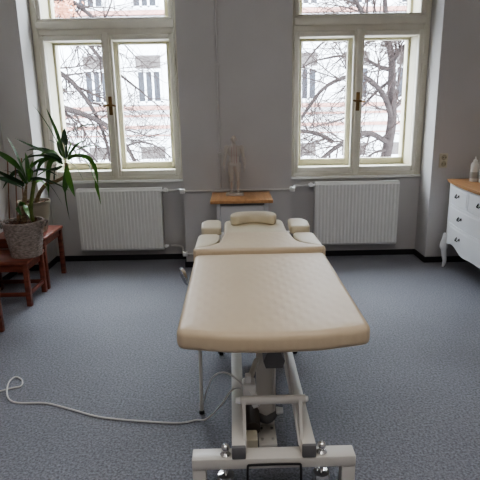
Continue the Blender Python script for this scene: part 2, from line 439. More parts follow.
def elbow_pipe(name, z, zl, zr, label):
    p = MB(); y = YP-.022
    p.tube(spline([(-.608, YN-.07, zl), (-.56, YN-.07, zl), (-.50, YN-.10, (zl+z)/2), (-.478, YP-.0, z), (-.462, y, z), (-.43, y, z)], 4), .009, 10)
    p.tube([(-.43, y, z), (.475, y, z)], .009, 10)
    p.tube(spline([(.475, y, z), (.507, y, z), (.523, YP, z), (.545, YN-.10, (zr+z)/2), (.60, YN-.07, zr), (.672, YN-.07, zr)], 4), .009, 10)
    o = p.build(name, 'pipe', None)
    for x in (-.458, .503): MB().box(x-.022, x+.022, y-.016, YP-.0005, z-.02, z+.02, .006).build('pipe_cover', 'valve', o)
    return tag(o, label, 'pipe')
elbow_pipe('heating_pipe', .700, .675, .697, 'upper white heating pipe running across the pier between the radiators')
elbow_pipe('heating_pipe', .13, .152, .165, 'lower white heating pipe just above the floor between the radiators')
p = MB().tube([(-.125, YP-.014, .72), (-.125, YP-.014, CEIL-.002)], .011, 10)
o = p.build('riser_pipe', 'wall', None); tag(o, 'thin vertical painted pipe on the pier behind the figurine', 'pipe')
for z in (1.02, 1.75, 2.5): MB().box(-.143, -.107, YP-.028, YP-.0005, z-.012, z+.012, .003).build('pipe_clip', 'wall', o)

# wall socket
c = at(443, 160.5, YP)
o = thing('wall_socket', c, 'beige double wall socket on the wall right of the right window', 'socket')
MB().box(c.x-.036, c.x+.036, YP-.012, YP-.0005, c.z-.062, c.z+.062, .005).build('cover_plate', 'plate', o)
for dz in (-.028, .028):
    k = MB().tube([(c.x+.004, YP-.0121, c.z+dz), (c.x+.004, YP-.016, c.z+dz)], [.024, .021], 20).build('outlet', 'socket', o)
    q = MB()
    for dx in (-.007, .015): q.tube([(c.x+dx, YP-.0165, c.z+dz), (c.x+dx, YP-.0155, c.z+dz)], .004, 8)
    q.build('hole', 'black', k)

# ------------------------------------------------------------------ treatment couch
CX = .12
couch = thing('treatment_couch', (CX, 2.3, 0), 'cream padded electric massage couch on a white steel base', 'massage couch')
couch.rotation_euler.z = R(.3)
ztilt = lambda x, y: (y-1.6)*.018
o_ = rounded([(CX+.327, 2.462), (CX-.327, 2.462), (CX-.333, 1.59), (CX-.16, 1.552), (CX, 1.543), (CX+.16, 1.552), (CX+.333, 1.59)], [.035, .035, .04, .3, .6, .3, .04])
slab(MB(), o_, .680, .077, .024, .003, ztilt, .02).build('foot_section', 'leather', couch)
half = [(q.x, q.y) for q in spline([(.337, 2.507, 0), (.30, 2.532, 0), (.245, 2.568, 0), (.210, 2.625, 0), (.197, 2.71, 0), (.19, 2.80, 0)], 5)]
o_ = [(CX+x, y) for x, y in half] + [(CX+.172, 2.828), (CX-.172, 2.828)] + [(CX-x, y) for x, y in reversed(half)] + [(CX-.336, 2.486), (CX-.322, 2.474), (CX+.322, 2.474), (CX+.336, 2.486)]
slab(MB(), o_, .717, .075, .018, .003, center=(CX, 2.56)).build('torso_section', 'leather', couch)
for s in (-1, 1):
    pts = [(CX+s*x, y) for x, y in [(.335, 2.56), (.330, 2.845), (.208, 2.845), (.213, 2.72), (.230, 2.64), (.27, 2.59), (.32, 2.55)]]
    slab(MB(), rounded(pts, [.03, .05, .035, .1, .05, .05, .03]),   .704, .055, .013, .002).build('lower_armrest', 'leather2', couch)
    pts = [(CX+s*x, y) for x, y in [(.315, 2.865), (.322, 3.02), (.295, 3.085), (.205, 3.085), (.200, 2.865)]]
    slab(MB(), rounded(pts, [.03, .05, .04, .04, .03]), .735, .05, .013, .002).build('upper_armrest', 'leather2', couch)
o_ = rounded([(CX-.187, 2.868), (CX-.187, 3.23), (CX+.187, 3.23), (CX+.187, 2.868)], [.02, .06, .06, .02])
slab(MB(), o_, .702, .065, .02, .004).build('headrest', 'leather2', couch)
# steelwork under the pads
fr = MB()
for s in (-1, 1): fr.box(CX+s*.20-.018, CX+s*.20+.018, 1.72, 2.43, .558, .594, .003)
for y in (1.74, 2.08, 2.41): fr.box(CX-.2, CX+.2, y-.018, y+.018, .56, .592, .003)
fr.build('foot_frame', 'steel', couch)
fr = MB()
for s in (-1, 1): fr.box(CX+s*.20-.018, CX+s*.20+.018, 2.46, 3.16, .605, .636, .003)
for y in (2.48, 2.8, 3.14): fr.box(CX-.32, CX+.32, y-.018, y+.018, .608, .635, .003)
fr.build('torso_frame', 'steel', couch)
# base
for x in (CX-.128, CX+.128):
    rl = MB().box(x-.025, x+.025, 1.605, 2.76, .1635, .213, .004).build('base_rail', 'steel', couch)
    MB().box(x-.0255, x+.0255, 1.592, 1.607, .163, .214, .004).build('rail_cap', 'grey', rl)
cb = MB().box(CX-.30, CX+.30, 1.595, 1.662, .119, .163, .005).build('foot_crossbar', 'steel', couch)
for s in (-1, 1):
    MB().box(CX+s*.275-.025, CX+s*.275+.025, 1.600, 1.655, .0, .1185, .004).build('leg', 'steel', couch)
MB().box(CX-.30, CX+.30, 2.69, 2.75, .117, .163, .005).build('rear_crossbar', 'steel', couch)
MB().box(CX-.102, CX+.102, 2.55, 2.60, .165, .21, .004).build('rail_tie', 'steel', couch)
for s in (-1, 1):                    # chrome levelling screws on the near crossbar
    x = CX+s*.178; y = 1.622
    k = MB().tube([(x, y, .07), (x, y, .185)], .008, 10); k.sphere((x, y, .193), .017)
    k.lathe([(.018, 0), (.02, .004), (.012, .012)], (x, y, .1635), 16)
    k = k.build('levelling_screw', 'chrome', couch)
    q = MB(); n = 22; prof = []
    q.lathe([(.012, .085), (.03, .08), (.034, .068), (.034, .05), (.028, .042), (.012, .04)], (x, y, 0), 22)
    q.build('adjuster_knob', 'chrome', k)
    MB().lathe([(.03, 0), (.03, .008), (.014, .022), (.009, .04)], (x, y, 0), 18).build('foot_pad', 'black', k)
for s in (-1, 1):                    # castors at the head end
    x = CX+s*.215; y = 2.725
    fk = MB().tube([(x, y, .1165), (x, y, .06)], .01, 10); fk.box(x-.018, x-.014, y-.022, y+.02, .02, .075); fk.box(x+.014, x+.018, y-.022, y+.02, .02, .075); fk.box(x-.018, x+.018, y-.02, y+.018, .068, .076)
    fk = fk.build('castor', 'black', couch)
    MB().tube([(x-.012, y, .031), (x-.009, y, .031), (x+.009, y, .031), (x+.012, y, .031)], [.026, .031, .031, .026], 20).build('wheel', 'black', fk)
# lift mechanism
MB().bar((CX-.012, 1.90, .10), (CX-.002, 2.10, .575), .074, .045, (0, -1, 0)).build('lift_column', 'steel', couch)
MB().box(CX-.047, CX+.027, 1.76, 2.05, .085, .10, .003).build('column_base_plate', 'steel', couch)
for x in (CX-.032, CX+.012):
    for y in (1.79, 1.86): MB().tube([(x, y, .10), (x, y, .106)], .007, 6).build('bolt', 'chrome', couch)
MB().tube([(CX-.115, 1.70, .338), (CX+.125, 1.70, .338)], .0165, 16).build('lift_crosstube', 'steel', couch)
for s in (-1, 1):
    a = MB().bar((CX+s*.105, 1.635, .165), (CX+s*.105, 1.70, .345), .012, .034, (0, -1, 0)).build('lift_arm', 'steel', couch)
    MB().tube([(CX+s*.118, 1.70, .338), (CX+s*.136, 1.70, .338)], [.013, .010], 12).build('pin', 'valve', a)
yk = MB().tube(spline([(CX-.05, 1.93, .155), (CX-.035, 1.90, .135), (CX-.008, 1.885, .128), (CX+.018, 1.90, .135), (CX+.033, 1.93, .155)], 5), .017, 10).build('actuator_yoke', 'grey', couch)
for s in (-1, 1): MB().tube([(CX-.008+s*.042, 1.915, .15), (CX-.008+s*.072, 1.915, .15)], [.018, .013], 14).build('pivot_cap', 'valve', yk)
MB().tube([(CX+.098, 1.63, .19), (CX+.062, 2.02, .53)], .0055, 10).build('gas_strut', 'pipe', couch)
MB().tube([(CX+.024, 1.90, .16), (CX+.038, 2.03, .53)], .007, 10).build('gas_strut', 'pipe', couch)
q = MB().tube([(CX-.068, 1.80, .145), (CX-.068, 2.02, .16)], [.03, .032], 16); q.box(CX-.095, CX-.05, 1.80, 1.93, .10, .175, .006)
q.build('motor', 'motor', couch)
MB().box(CX-.098, CX-.052, 1.72, 1.79, .09, .15, .006).build('gearbox', 'plate', couch)
# control box with plugs
cbx = MB().box(CX-.108, CX-.058, 1.725, 1.79, .335, .385, .008); cbx.box(CX-.098, CX-.075, 1.735, 1.765, .385, .418, .005); cbx.bar((CX-.085, 1.74, .36), (CX-.052, 1.72, .30), .03, .024)
cbx = cbx.build('control_box', 'valve', couch)
MB().bar((CX-.09, 1.79, .35), (CX-.04, 1.99, .35), .02, .02).build('mounting_bracket', 'steel', couch)
MB().tube(spline([(CX-.095, 1.75, .35), (CX-.125, 1.74, .40), (CX-.18, 1.80, .40), (CX-.235, 1.93, .30), (CX-.283, 2.08, .10), (CX-.289, 2.13, .04)], 6), .0035, 8).build('control_lead', 'cord', couch)
# foot pedal stirrup of black rod
MB().tube(chaikin([(CX-.098, 1.587, .02), (CX-.098, 1.587, .138), (CX-.092, 1.587, .144), (CX+.092, 1.587, .144), (CX+.098, 1.587, .138), (CX+.098, 1.587, .02), (CX+.09, 1.587, .014), (CX-.09, 1.587, .014), (CX-.098, 1.587, .02)], 2, False), .0042, 8).build('pedal_stirrup', 'black', couch)
# knob under the foot section
MB().prism([(CX+.012-.02, .592), (CX+.012-.026, .555), (CX+.012-.045, .515), (CX+.012-.036, .487), (CX+.036, .487), (CX+.045, .515), (CX+.026, .555), (CX+.02, .592)], 'y', 1.665, 1.735).build('adjuster_grip', 'grey', couch)
# chrome release lever beside the pads, rod below it
MB().tube(spline([(CX-.20, 2.30, .60), (CX-.31, 2.29, .60), (CX-.350, 2.27, .605), (CX-.362, 2.24, .65), (CX-.372, 2.22, .695)], 5), [.008]*10+[.009, .010, .011, .012, .013, .014, .015, .015, .014, .012, .008], 12).build('release_lever', 'chrome', couch)
rd = MB().tube([(CX-.298, 2.14, .012), (CX-.292, 2.14, .585)], .0085, 10).build('support_rod', 'steel', couch)
MB().box(CX-.30, CX-.2, 2.125, 2.155, .572, .59, .003).build('rod_bracket', 'steel', rd)
MB().lathe([(.013, 0), (.013, .01), (.009, .016)], (CX-.298, 2.14, 0), 14).build('foot_cap', 'black', rd)

# crescent face cushion lying on the headrest
cz = .7025
pts = [(.112-.14, 3.06), (.112-.145, 3.12), (.112-.11, 3.18), (.112, 3.20), (.112+.11, 3.18), (.112+.145, 3.12), (.112+.14, 3.06), (.112+.10, 3.035), (.112+.055, 3.085), (.112, 3.105), (.112-.055, 3.085), (.112-.10, 3.035)]
o = slab(MB(), chaikin(pts, 3), cz+.062, .062, .016, .003, center=(.112, 3.145)).build('face_cushion', 'leather2', None)
tag(o, 'small crescent shaped cream face cushion lying on the head end of the couch', 'cushion')

# mains cord on the carpet
pts = [atz(x, y, .005) for x, y in [(-14, 393), (0, 391), (12, 388), (21, 386), (22, 380), (15, 377), (9, 383), (7, 393), (10, 400), (20, 403), (45, 403), (70, 409), (100, 417), (140, 421), (178, 423), (196, 420)]]
pts = [Vector((p.x, p.y, .005 + (.004 if i in (6, 7) else 0))) for i, p in enumerate(pts)]
pts += [Vector((CX-.27, 2.045, .03)), Vector((CX-.20, 1.93, .17)), Vector((CX-.15, 1.85, .29)), Vector((CX-.12, 1.765, .352)), Vector((CX-.11, 1.752, .358))]
o = MB().tube(spline(pts, 7), .0042, 8).build('power_cord', 'cord', None)
tag(o, 'white mains cord looping over the carpet from the left to the couch', 'cord')

# ------------------------------------------------------------------ console with figurine
cn = thing('console_cabinet', (.052, 4.22, 0), 'small white cabinet with brown wooden top behind the head of the couch', 'cabinet')
MB().box(-.197, .303, 3.985, 4.412, .662, .69, .006).build('wooden_top', 'oak', cn)
b_ = MB()
for x0, x1 in ((-.15, -.12), (.236, .266)):
    for y0, y1 in ((4.03, 4.06), (4.375, 4.405)): b_.box(x0, x1, y0, y1, 0, .661, .003)
b_.box(-.12, .236, 4.385, 4.40, .12, .655); b_.box(-.145, -.135, 4.06, 4.39, .12, .655); b_.box(.25, .26, 4.06, 4.39, .12, .655); b_.box(-.14, .255, 4.05, 4.40, .10, .12)
b_.build('carcass', 'greyw', cn, smooth=False)
d = MB().box(-.117, .233, 4.038, 4.05, .125, .638, .003); d = d.build('door', 'greyw', cn)
MB().sphere((.19, 4.03, .45), .011).build('knob', 'chrome', d)
MB().box(-.12, .236, 4.045, 4.055, .64, .661).build('apron', 'gap_shade', cn, smooth=False)  # dark strip: shade of the gap under the top put into its colour

fx, fy, fz = -.012, 4.235, .6905
fig = thing('acupuncture_figurine', (fx, fy, fz), 'pale standing male acupuncture figurine on the brown cabinet top', 'figurine')
MB().box(fx-.06, fx+.085, fy-.05, fy+.045, fz, fz+.022, .004).build('base_plate', 'figure', fig)
k = .468; g0 = fz+.023
def P(x, z, y=0): return (fx+.012+x*k, fy+y*k, g0+z*k)
fb = MB()
def lim(pts, rs):
    ps = [Vector(P(*q)) for q in pts]; fb.tube(ps, [r*k for r in rs], 14)
    for p_, r in zip(ps, rs): fb.sphere(p_, r*k, 10)
def ell(c, rx, ry, rz): fb.lathe([(max(1e-4, math.sin(math.pi*i/12)), -rz*k*math.cos(math.pi*i/12)) for i in range(13)], P(*c), 18, sx=rx*k, sy=ry*k)
ell((0, .50, 0), .105, .068, .075); ell((0, .60, 0), .088, .058, .09); ell((0, .725, 0), .118, .068, .12); ell((0, .79, 0), .135, .05, .045)
lim([(0, .79, 0), (0, .87, -.002)], [.045, .036])
ell((0, .935, -.006), .048, .058, .066); ell((0, .905, -.016), .037, .044, .04)
for s in (-1, 1):
    lim([(s*.128, .79, 0), (s*.15, .70, 0), (s*.163, .62, 0), (s*.175, .52, -.02), (s*.178, .475, -.03)], [.042, .034, .029, .026, .018])
    lim([(s*.052, .49, 0), (s*.056, .38, 0), (s*.056, .275, 0), (s*.058, .19, .012), (s*.056, .05, .012)], [.066, .056, .04, .041, .025])
    lim([(s*.056, .026, .012), (s*.060, .016, -.03), (s*.066, .010, -.075)], [.026, .023, .016])
    h0 = (s*.18, .45, -.033); ell(h0, .013, .024, .034)
    for dy, ln in ((-.018, .05), (-.006, .062), (.006, .058), (.018, .044)):
        lim([(h0[0], h0[1]-.025, h0[2]+dy), (h0[0]-s*.002, h0[1]-.025-ln*.55, h0[2]+dy*1.1), (h0[0]-s*.008, h0[1]-.025-ln, h0[2]+dy*1.1-.002)], [.0068, .0062, .005])
    lim([(h0[0]-s*.002, h0[1]+.012, h0[2]-.02), (h0[0]-s*.008, h0[1]-.012, h0[2]-.036), (h0[0]-s*.012, h0[1]-.032, h0[2]-.038)], [.0085, .0075, .006])
body = fb.build('body', 'figure', fig)
rm = body.modifiers.new('remesh', 'REMESH'); rm.mode = 'VOXEL'; rm.voxel_size = .0015; rm.use_smooth_shade = True
sm = body.modifiers.new('smooth', 'SMOOTH'); sm.iterations = 5; sm.factor = .5
hd = Vector(P(0, .935, -.062))        # face
fc = MB().add([hd+Vector((-.004, .004, .006)), hd+Vector((.004, .004, .006)), hd+Vector((.005, .004, -.006)), hd+Vector((-.005, .004, -.006)), hd+Vector((0, -.006, -.005))], [(0,1,4),(1,2,4),(2,3,4),(3,0,4)])
fc.build('nose', 'figure', fig)
for s in (-1, 1):
    MB().sphere(hd+Vector((s*.009, .005, .007)), .003, 8).build('eye', 'figred', fig)
    MB().sphere(Vector(P(s*.047, .93, .005)), .0065, 8, 1.6).build('ear', 'figure', fig)
MB().tube([hd+Vector((-.008, .006, -.016)), hd+Vector((0, .002, -.017)), hd+Vector((.008, .006, -.016))], .0016, 6).build('mouth', 'figred', fig)
ml = MB()
for x, z0, z1 in ((0, .50, .83), (.04, .52, .80), (-.04, .52, .80)):
    ml.tube([Vector(P(x, z0+(z1-z0)*i/6, -.066 + (.004 if i in (0, 6) else 0))) for i in range(7)], .0016, 5)
for s in (-1, 1): ml.tube([Vector(P(s*.055, .46-.4*i/5, -.056+.028*min(1, i/3))) for i in range(6)], .0016, 5)
ml.build('meridian_lines', 'figred', fig)

# ------------------------------------------------------------------ dresser
ZD = .775; XD = 2.29
dr = thing('dresser', (2.05, 3.665, 0), 'white bow-fronted chest of drawers with honey wooden top at the right wall', 'chest of drawers')
yA, yB, yc = 2.97, 4.36, 3.665
def bow(y, inset=0):
    t = (y-yc)/(.695)
    return 1.776 + .056*abs(t)**2.2 + inset
def front_poly(y0, y1, inset, n=16): return [(bow(y0+(y1-y0)*i/n, inset), y0+(y1-y0)*i/n) for i in range(n+1)]
top = front_poly(yA, yB, 0) + [(XD-.004, yB), (XD-.004, yA)]
t_ = MB().prism(top, 'z', ZD-.012, ZD); t_.prism(front_poly(yA+.006, yB-.006, .007) + [(XD-.004, yB-.006), (XD-.004, yA+.006)], 'z', ZD-.024, ZD-.012)
t_.build('wooden_top', 'oak', dr)
zb = .255
body_ = front_poly(yA+.018, yB-.018, .026) + [(XD-.006, yB-.018), (XD-.006, yA+.018)]
MB().prism(body_, 'z', zb, ZD-.0245).build('carcass', 'white', dr)
# scalloped apron following the bow
n = 48; vs = []; fs = []
for i in range(n+1):
    t = i/n; y = yA+.02+(yB-yA-.04)*t
    d = .024 + .02*math.cos(2*math.pi*t*3) * (1 if t < .9 and t > .1 else .6) + .03*math.exp(-((t-.5)/.1)**2)
    for dx in (.018, .034): vs += [(bow(y, dx), y, zb+.01), (bow(y, dx), y, zb-d)]
for i in range(n):
    a = i*4; fs += [(a, a+4, a+5, a+1), (a+2, a+3, a+7, a+6), (a+1, a+5, a+7, a+3), (a, a+2, a+6, a+4)]
MB().add(vs, fs).build('apron', 'white', dr)
# drawers
def drawer(y0, y1, z0, z1):
    poly = front_poly(y0, y1, .0165, 10); back = [(x+.02, y) for x, y in reversed(poly)]
    d = MB().prism(poly+back, 'z', z0, z1).build('drawer', 'white', dr)
    e = .022; poly = front_poly(y0+e, y1-e, .0135, 10); back = [(x+.006, y) for x, y in reversed(poly)]
    d2 = MB().prism(poly+back, 'z', z0+e, z1-e)
    d2.build('drawer_panel', 'white', d)
    hs = [(y0+y1)/2] if y1-y0 < .6 else [y0+(y1-y0)*.235, y0+(y1-y0)*.765]
    for yh in hs:
        zh = (z0+z1)/2+(.006 if y1-y0 < .6 else -.006); X = bow(yh, .0125)
        h = MB()
        for s in (-1, 1):
            h.sphere((X-.004, yh+s*.024, zh+.006), .006, 10)
            h.tube(spline([(X-.004, yh+s*.024, zh+.006), (X-.014, yh+s*.022, zh-.004), (X-.018, yh+s*.011, zh-.011), (X-.016, yh, zh-.005)], 4), .0038, 8)
            h.tube([(X-.002, yh+s*.024, zh+.015), (X-.002, yh+s*.033, zh+.002), (X-.002, yh+s*.024, zh-.006)], .0035, 6)
        h.build('handle', 'handle', d)
yw = (yB-yA-.14)/3; y_0 = yA+.05
for i in range(3): drawer(y_0+yw*i+.006, y_0+yw*(i+1)-.006, .592, ZD-.036)
drawer(y_0+.006, yB-.095, .430, .582)
drawer(y_0+.006, yB-.095, zb+.004, .420)
for y in (yA+.055, yB-.055):          # cabriole legs
    for x, s in ((bow(y, .020), 1), (XD-.05, -1)):
        sy = 1 if y > yc else -1
        lg = MB().tube(spline([(x+.004*s, y, zb+.05), (x-.002*s, y+.004*sy, zb-.01), (x-.012*s, y+.010*sy, zb-.06), (x-.006*s, y+.004*sy, .12), (x+.002*s, y, .06), (x-.002*s, y+.004*sy, .022), (x-.008*s, y+.006*sy, .0)], 4),
            [.028+.008*math.sin(i/24*math.pi*1.1) if i < 10 else .036-.0011*i for i in range(25)], 12)
        lg.build('leg', 'white', dr)

def bottle(p, label, h=.2, r=.033):
    o = thing('lotion_bottle', p, label, 'bottle', 'bottles on the dresser')
    x, y, z = p; z += .0005
    MB().lathe([(r*.9, 0), (r, .006), (r, h*.40), (r*.93, h*.5), (r, h*.6), (r*.96, h*.70), (r*.6, h*.78), (r*.42, h*.80)], (x, y, z), 24).build('body', 'bottle', o)
    MB().lathe([(r*1.004, h*.14), (r*1.006, h*.15), (r*1.006, h*.38), (r*1.004, h*.39)], (x, y, z), 24, False, False).build('paper_label', 'lotion', o)
    c = MB().lathe([(r*.5, h*.795), (r*.5, h*.86), (r*.42, h*.87), (r*.24, h*.88), (r*.13, h*1.0)], (x, y, z), 18)
    c.build('nozzle_cap', 'valve', o)
p = atz(473.5, 181.5, ZD); bottle(p, 'milky squeeze bottle with pointed cap on the dresser, nearer the window', .205)
p2 = atz(482.5, 182.5, ZD); bottle(p2, 'milky squeeze bottle cut off by the right edge of the view', .20)

# ------------------------------------------------------------------ nesting stools
def stool(name, x0, x1, y0, y1, z, label, rails=True):
    o = thing(name, ((x0+x1)/2, (y0+y1)/2, 0), label, 'stool', 'red-brown wooden stools along the left wall')
    t = MB().box(x0, x1, y0, y1, z-.028, z, .006); t.build('seat', 'redwood', o)
    i = .022; lw = .036
    ap = MB()
    ap.box(x0+i+lw*.2, x1-i-lw*.2, y0+i+.004, y0+i+.022, z-.085, z-.0285); ap.box(x0+i+lw*.2, x1-i-lw*.2, y1-i-.022, y1-i-.004, z-.085, z-.0285)
    ap.box(x0+i+.004, x0+i+.022, y0+i+lw*.2, y1-i-lw*.2, z-.085, z-.0285); ap.box(x1-i-.022, x1-i-.004, y0+i+lw*.2, y1-i-lw*.2, z-.085, z-.0285)
    ap.build('apron', 'redwood', o, smooth=False)
    for xx in (x0+.008, x1-.008-lw):
        for yy in (y0+.008, y1-.008-lw): MB().box(xx, xx+lw, yy, yy+lw, 0, z-.0282, .004).build('leg', 'redwood', o)
    for a in ('x', 'y') if rails else ():
        for e in (0, 1):
            if a == 'x': yy = (y0+.026) if e == 0 else (y1-.026); q = MB().box(x0+.03, x1-.03, yy-.009, yy+.009, .075, .105, .003)
            else: xx = (x0+.026) if e == 0 else (x1-.026); q = MB().box(xx-.009, xx+.009, y0+.03, y1-.03, .075, .105, .003)
            q.build('stretcher', 'redwood', o)
    return o
stool('stool', -1.945, -1.510, 3.915, 4.375, .432, 'taller red-brown wooden stool under the glazed pot, nearest the window', False)
stool('stool', -1.945, -1.512, 3.545, 3.900, .350, 'lower red-brown wooden stool carrying the woven basket plant')
stool('stool', -1.945, -1.530, 2.76, 3.15, .300, 'red-brown wooden stool of which only one leg shows at the left edge')

# ------------------------------------------------------------------ plants
rnd = random.Random(5)
def leaf(mb, a, b, c, w, n=12, fold=.25, base=.45, roll=0):
    pts = bez(a, b, c, n); k0 = len(mb.v)
    side0 = None
    for i, p in enumerate(pts):
        t = i/n; d = (pts[min(i+1, n)]-pts[max(i-1, 0)]).normalized()
        s = d.cross(Vector((0, 0, 1)))
        if s.length < .25: s = d.cross(Vector((.5, .8, 0)))
        s.normalize(); s = Matrix.Rotation(roll, 3, d) @ s
        if side0 is not None and s.dot(side0) < 0: s = -s
        side0 = s; u = s.cross(d).normalized()
        prof = (base+(1-base)*math.sin(min(1, t/.45)*math.pi/2))*(1-max(0, (t-.4)/.6)**2.0)+.01
        hw = w*.5*prof
        mb.v += [p - s*hw + u*hw*fold, p, p + s*hw + u*hw*fold]
    for i in range(n):
        a0 = k0+i*3; mb.f += [(a0, a0+1, a0+4, a0+3), (a0+1, a0+2, a0+5, a0+4)]
def leaves(parent, specs, Y0):
    for (p0, p1, p2, dy1, dy2, w, mt) in specs:
        mb = MB(); leaf(mb, at(*p0, Y0), at(*p1, Y0+dy1), at(*p2, Y0+dy2), w*1.3, roll=rnd.choice((-1, 1))*rnd.uniform(.45, 1.0))
        mb.build('leaf', mt, parent, angle=80)

# yucca in the woven basket
bx, by, bz = -1.578, 3.722, .3505
yu = thing('yucca_plant', (bx, by, bz), 'spiky yucca in a grey woven basket on the lower stool', 'plant')
bk = MB(); prof = []; nr = 16
for i in range(nr+1):
    t = i/nr; r = .108+.036*t; prof.append((r + (.004 if i % 2 else 0), t*.25))
prof += [(.150, .252), (.152, .262), (.146, .270), (.134, .268), (.128, .24)]
bk.lathe(prof, (bx, by, bz), 36, True, False)
bo = bk.build('basket', 'basket', yu, angle=60)
for s in (-1, 1):
    MB().tube(spline([(bx+s*.146, by-.035, bz+.215), (bx+s*.168, by-.03, bz+.25), (bx+s*.172, by, bz+.268), (bx+s*.168, by+.03, bz+.25), (bx+s*.146, by+.035, bz+.215)], 5), .008, 8).build('basket_handle', 'basket', bo)
so = MB().lathe([(.133, .24), (.10, .252), (.05, .258), (.001, .26)], (bx, by, bz), 24, True, False)
for i in range(70):
    a = rnd.uniform(0, 6.28); r = .118*math.sqrt(rnd.random()); q = Vector((bx+r*math.cos(a), by+r*math.sin(a), bz+.257))
    e = Vector((rnd.uniform(-1, 1), rnd.uniform(-1, 1), rnd.uniform(-.1, .5)))*.016
    so.bar(q-e, q+e, .014, .006)
so.build('bark_mulch', 'soil', yu)
tp = at(27, 186, by)
MB().tube(spline([(bx+.01, by, bz+.24), (bx+.02, by-.005, bz+.34), (bx+.035, by, bz+.43), (tp.x, tp.y, tp.z+.02)], 5), [.020-.0003*i-(0 if i < 11 else .0022*(i-10)) for i in range(16)], 10).build('cane', 'cane', yu)
tp2 = at(34, 178, by)
MB().tube(spline([(bx+.075, by+.01, bz+.24), (bx+.072, by+.0, bz+.36), (tp2.x, by, tp2.z-.02)], 6), [.014]*13, 9).build('shoot', 'stem', yu)
MB().tube(spline([(bx-.05, by+.02, bz+.24), (bx-.03, by+.03, bz+.30), (bx+.02, by-.05, bz+.33)], 5), [.012]*11, 8).build('cane', 'cane', yu)
YL = 3.72
leaves(yu, [
 ((27, 184), (17, 158), (7, 137), -.05, -.10, .050, 'leaf'), ((24, 178), (12, 162), (-12, 148), -.08, -.15, .044, 'leaf'),
 ((24, 184), (10, 178), (-10, 167), -.1, -.2, .034, 'leafd'), ((24, 186), (10, 180), (-8, 177), .05, .08, .03, 'leafd'),
 ((26, 190), (12, 184), (-12, 176), -.12, -.25, .032, 'leafd'), ((27, 184), (21, 166), (38, 151), .05, .12, .028, 'leaf'),
 ((30, 180), (45, 180), (70, 191), -.08, -.14, .028, 'leafd'), ((32, 182), (46, 182), (63, 206), -.05, -.08, .028, 'leafd'),
 ((30, 178), (34, 165), (47, 157), .06, .1, .03, 'leaf'), ((27, 182), (28, 168), (25, 152), .04, .08, .03, 'leaf'),
 ((33, 184), (38, 176), (52, 168), .1, .18, .03, 'leaf'), ((34, 184), (42, 182), (50, 198), .06, .1, .03, 'leafb'),
 ((25, 182), (16, 172), (2, 190), .1, .16, .026, 'leafd'), ((28, 184), (38, 170), (58, 176), .12, .22, .026, 'leafd'),
 ((26, 205), (26, 212), (32, 222), -.1, -.13, .045, 'leafb'), ((26, 205), (18, 206), (22, 216), -.1, -.13, .035, 'leaf'),
 ((33, 186), (31, 170), (33, 160), -.02, -.02, .026, 'leafb'), ((29, 182), (30, 170), (27, 158), -.03, -.04, .03, 'leafb'),
 ((24, 182), (18, 176), (3, 170), .12, .2, .026, 'leafd')], YL)
for (x, y0, y1) in ((8, 217, 160), (15.5, 214, 160), (22, 212, 158)):
    a, b_ = at(x+.8, y0, by+.06), at(x-.5, y1, by+.085); a.z = bz+.235
    MB().tube([a, b_], .0048, 7).build('stake', 'stake', yu)

# dracaena in the glazed pot
px, py, pz = -1.655, 4.15, .4325
dp = thing('dracaena_plant', (px, py, pz), 'long leaved dracaena in a beige glazed pot on the taller stool', 'plant')
MB().lathe([(.078, 0), (.084, .006), (.098, .06), (.115, .14), (.127, .22), (.130, .245), (.134, .248), (.134, .258), (.126, .258), (.121, .24), (.119, .22)], (px, py, pz), 36, True, False).build('pot', 'pot', dp, angle=50)
so = MB().lathe([(.121, .225), (.08, .24), (.001, .25)], (px, py, pz), 24, True, False)
for i in range(30):
    a = rnd.uniform(0, 6.28); r = .10*math.sqrt(rnd.random()); so.sphere((px+r*math.cos(a), py+r*math.sin(a), pz+.242), rnd.uniform(.008, .016), 7, .6)
so.build('potting_soil', 'soil', dp)
YD = 4.10
tp = at(66, 163, YD)
MB().tube(spline([(px+.02, py, pz+.23), (px+.07, py-.01, pz+.33), (px+.14, py-.03, pz+.40), (px+.22, YD, pz+.42), (tp.x-.012, YD, pz+.47), (tp.x, YD, tp.z)], 5), [.017-.0002*i for i in range(26)], 10).build('cane', 'cane', dp)
